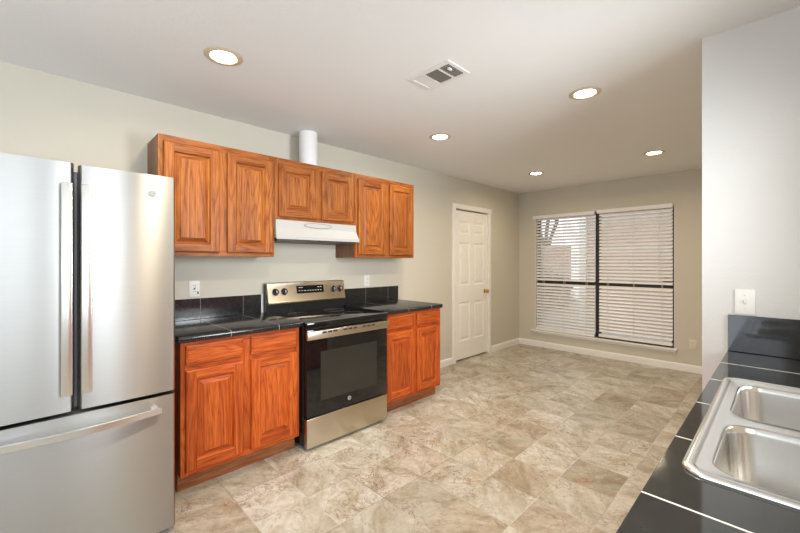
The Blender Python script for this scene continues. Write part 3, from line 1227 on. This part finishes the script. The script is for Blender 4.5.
def sink():
    r = thing('sink', 'stainless double bowl drop-in sink in the black counter', 'sink', ((SX0 + SX1) / 2, (SY0 + SY1) / 2, .914))
    m = MB()
    bm = m.bm
    cx, cy = (SX0 + SX1) / 2, (SY0 + SY1) / 2
    hx, hy = (SX1 - SX0) / 2, (SY1 - SY0) / 2
    rings = []
    for ins, z, rad in ((0, .9145, .045), (0, .918, .045), (.003, .9215, .043), (.009, .923, .039), (.017, .9225, .033), (.0205, .9195, .030), (.0235, .9185, .028)):
        rings.append([bm.verts.new(p) for p in rbox_ring(cx, cy, hx - ins, hy - ins, rad, z)])
    for a, b in zip(rings, rings[1:]):
        bridge(bm, a, b)
    deck = rings[-1]
    edges = [bm.edges.get((deck[k], deck[(k + 1) % len(deck)])) for k in range(len(deck))]
    bowls = ((SY0 + .034, 1.306), (1.362, SY1 - .060))
    for a, b in bowls:
        bx0, bx1 = 2.904, 3.345
        bcx, bcy, bhx, bhy = (bx0 + bx1) / 2, (a + b) / 2, (bx1 - bx0) / 2, (b - a) / 2
        top = [bm.verts.new(p) for p in rbox_ring(bcx, bcy, bhx, bhy, .060, .9185)]
        edges += [bm.edges.new((top[k], top[(k + 1) % len(top)])) for k in range(len(top))]
        prev = top
        for ins, z, rad in ((.003, .9175, .058), (.006, .913, .056), (.008, .900, .055), (.016, .780, .052), (.022, .755, .050), (.036, .738, .045), (.06, .731, .035), (.13, .727, .02)):
            cur = [bm.verts.new(p) for p in rbox_ring(bcx, bcy, bhx - ins, max(.01, bhy - ins), min(rad, max(.004, bhy - ins - .002)), z)]
            bridge(bm, prev, cur)
            prev = cur
        bm.faces.new(prev)
    bmesh.ops.triangle_fill(bm, edges=edges, use_beauty=True)
    # drop any triangle that closed a bowl mouth
    bad = []
    for f in bm.faces:
        if len(f.verts) == 3 and abs(f.calc_center_median().z - .9185) < 1e-4:
            c = f.calc_center_median()
            for a, b in bowls:
                if 2.906 < c.x < 3.343 and a + .004 < c.y < b - .004:
                    # inside the straight part of the mouth
                    dx = max(0, abs(c.x - (2.904 + 3.345) / 2) - (.2175 - .06))
                    dy = max(0, abs(c.y - (a + b) / 2) - ((b - a) / 2 - .06))
                    if math.hypot(dx, dy) < .058:
                        bad.append(f)
    bmesh.ops.delete(bm, geom=bad, context='FACES_ONLY')
    m.build('basin', M['sink'], r, 50)
    for a, b in bowls:
        c = ((2.904 + 3.345) / 2, (a + b) / 2, .7275)
        MB().lathe(c, (0, 0, 1), [(0, .001), (.030, .001), (.034, .004), (.045, .004), (.047, .001)], 32).build('drain', M['steelb'], r, 40)


sink()
base_unit('oak base cabinet under the steel sink', .60, 2.365, [(.64, 1.04), (1.08, 1.46), (1.50, 1.90), (1.94, 2.33)], 'oak base cabinets', fx=2.872, sgn=-1, back=RX - .002)


# ------------------------------------------------------------------ outlets and switch
def cover(name, label, cat, face, c, kind, mat, group):
    """face: '+x' on the left wall, '-y' on walls that look back at the camera"""
    r = thing(name, label, cat, c, group)

    def put(m, u0, u1, v0, v1, d0, d1, bev=0):
        if face == '+x':
            m.box(c[0] + d0, c[0] + d1, c[1] + u0, c[1] + u1, c[2] + v0, c[2] + v1, bev)
        else:
            m.box(c[0] + u0, c[0] + u1, c[1] - d1, c[1] - d0, c[2] + v0, c[2] + v1, bev)
        return m
    put(MB(), -.0355, .0355, -.058, .058, .0003, .006, .002).build('cover_plate', mat, r, 40)
    if kind == 'duplex':
        for s in (-1, 1):
            q = put(MB(), -.017, .017, s * .0195 - .014, s * .0195 + .014, .006, .008, .002).build('receptacle', mat, r)
            for u in (-.008, .0055):
                put(MB(), u, u + .0025, s * .0195 - .003, s * .0195 + .006, .008, .0086).build('slot', M['slot'], q)
    elif kind == 'gfci':
        q = put(MB(), -.0167, .0167, -.0335, .0335, .006, .008, .001).build('receptacle', mat, r)
        k = put(MB(), -.009, .004, -.006, .003, .008, .010).build('test_button', M['slot'], q)
        put(MB(), -.003, .007, .003, .009, .008, .010).build('reset_button', M['red'], q)
        for s in (-1, 1):
            for u in (-.007, .004):
                put(MB(), u, u + .003, s * .021 - .004, s * .021 + .006, .008, .0086).build('slot', M['slot'], q)
        put(MB(), .018, .026, -.040, -.020, .006, .009).build('dark_tab', M['slot'], r)
    else:
        k = put(MB(), -.0055, .0055, -.012, .012, .0055, .0075, .001)
        q = k.build('toggle_slot', M['ivory'], r)
        put(MB(), -.004, .004, -.002, .009, .007, .017, .002).build('toggle', M['plate'], q)
        for s in (-1, 1):
            put(MB(), -.003, .003, s * .030 - .003, s * .030 + .003, .006, .0068, .001).build('screw', M['ivory'], r)
    return r


cover('wall_outlet', 'white outlet with dark buttons above the left black backsplash', 'outlet', '+x', (0, .846, 1.138), 'gfci', M['plate'], 'wall outlets')
cover('wall_outlet', 'white outlet above the black backsplash right of the range', 'outlet', '+x', (0, 2.470, 1.138), 'duplex', M['plate'], 'wall outlets')
cover('wall_outlet', 'ivory outlet low on the far wall right of the window', 'outlet', '-y', (2.258, D, .335), 'duplex', M['ivory'], 'wall outlets')
cover('light_switch', 'white toggle light switch on the white wall above the sink backsplash', 'light switch', '-y', (2.888, WY, 1.150), 'switch', M['plate'], None)


# ------------------------------------------------------------------ ceiling fittings
def downlight(x, y, label, power=1.0):
    r = thing('recessed_light', label, 'ceiling light', (x, y, H), 'recessed ceiling lights')
    m = MB().lathe((x, y, H), (0, 0, -1), [(.063, -.004), (.063, .002), (.069, .007), (.090, .005), (.097, .0005)], 48)
    m.build('trim_ring', M['ltrim'], r, 40)
    m = MB().lathe((x, y, H), (0, 0, -1), [(0, .0035), (.050, .003), (.063, .001)], 40)
    m.build('lens', M['lit'], r, 40)
    l = bpy.data.lights.new('lamp_bulb', 'AREA')
    l.shape = 'DISK'
    l.size = .12
    l.energy = LAMP_POWER * power
    l.color = LAMP_COL if power > .65 else (1.0, .80, .54)
    l.spread = math.radians(165)
    o = bpy.data.objects.new('lamp_bulb', l)
    S.collection.objects.link(o)
    o.parent = r
    o.location = (0, 0, -.009)
    return r


downlight(.905, .735, 'recessed ceiling light above the refrigerator front, largest in view', .72)
downlight(2.105, 2.585, 'recessed ceiling light near the white return wall, right of the vent', 1.25)
downlight(.890, 2.577, 'recessed ceiling light in front of the right oak wall cabinet', .75)
downlight(.850, 4.505, 'small recessed ceiling light near the door and far corner', .62)
downlight(2.098, 4.507, 'recessed ceiling light nearest the right part of the window', .62)
downlight(2.105, .735, 'recessed ceiling light over the floor by the sink counter, assumed and added out of the frame', 1.25)  # unseen sixth light, assumed from the grid and added for its light


def register():
    x0, x1, y0, y1 = 1.424, 1.734, 1.620, 1.823
    r = thing('ceiling_vent', 'white ceiling air register with dark louvres', 'vent', ((x0 + x1) / 2, (y0 + y1) / 2, H))
    zc = H - .001
    m = MB()
    z0, z1 = H - .007, H - .0005
    secs = [(x0 + .024, x0 + .098), (x0 + .112, x0 + .206), (x0 + .220, x0 + .288)]
    m.box(x0, x1, y0, y0 + .028, z0, z1, .002).box(x0, x1, y1 - .028, y1, z0, z1, .002)
    xs = [x0] + [q for s in secs for q in s] + [x1]
    for a, b in zip(xs[::2], xs[1::2]):
        m.box(a, b, y0 + .028, y1 - .028, z0, z1, .001)
    m.build('frame', M['vent'], r)
    MB().box(secs[1][0], secs[2][1], y0 + .028, y1 - .028, H - .0025, H - .0004).build('duct_shade_plate', M['vdark'], r)  # solid dark plate, the duct's unlit inside put into its colour
    m = MB()
    a, b = secs[0]
    for k in range(7):
        y = y0 + .036 + k * .0205
        m.prism([(y, H - .002), (y + .019, H - .006), (y + .0195, H - .0045), (y + .001, H - .001)], 0, a, b)
    m.build('closed_louvre', M['vent'], r)
    m = MB()
    for k in range(13):
        x = secs[1][0] + .004 + k * .007
        m.prism([(x, H - .0026), (x + .003, H - .0075), (x + .004, H - .0075), (x + .0012, H - .0026)], 1, y0 + .028, y1 - .028) if False else None
    bm = m
    for k in range(9):
        y = y0 + .032 + k * .0158
        bm.prism([(y, H - .0030), (y + .0045, H - .0070), (y + .0058, H - .0070), (y + .0014, H - .0030)], 0, secs[1][0], secs[1][1])
    bm.build('louvre', M['ventg'], r)
    m = MB()
    for k in range(9):
        y = y0 + .032 + k * .0158
        m.prism([(y, H - .0030), (y + .0045, H - .0070), (y + .0058, H - .0070), (y + .0014, H - .0030)], 0, secs[2][0], secs[2][1])
    for k in range(4):
        x = secs[2][0] + .010 + k * .016
        m.box(x, x + .002, y0 + .028, y1 - .028, H - .0075, H - .003)
    m.build('louvre', M['ventg'], r)
    MB().box(secs[2][1] - .030, secs[2][1] - .016, y0 + .055, y0 + .085, H - .016, H - .006, .002).build('damper_lever', M['vent'], r)


register()
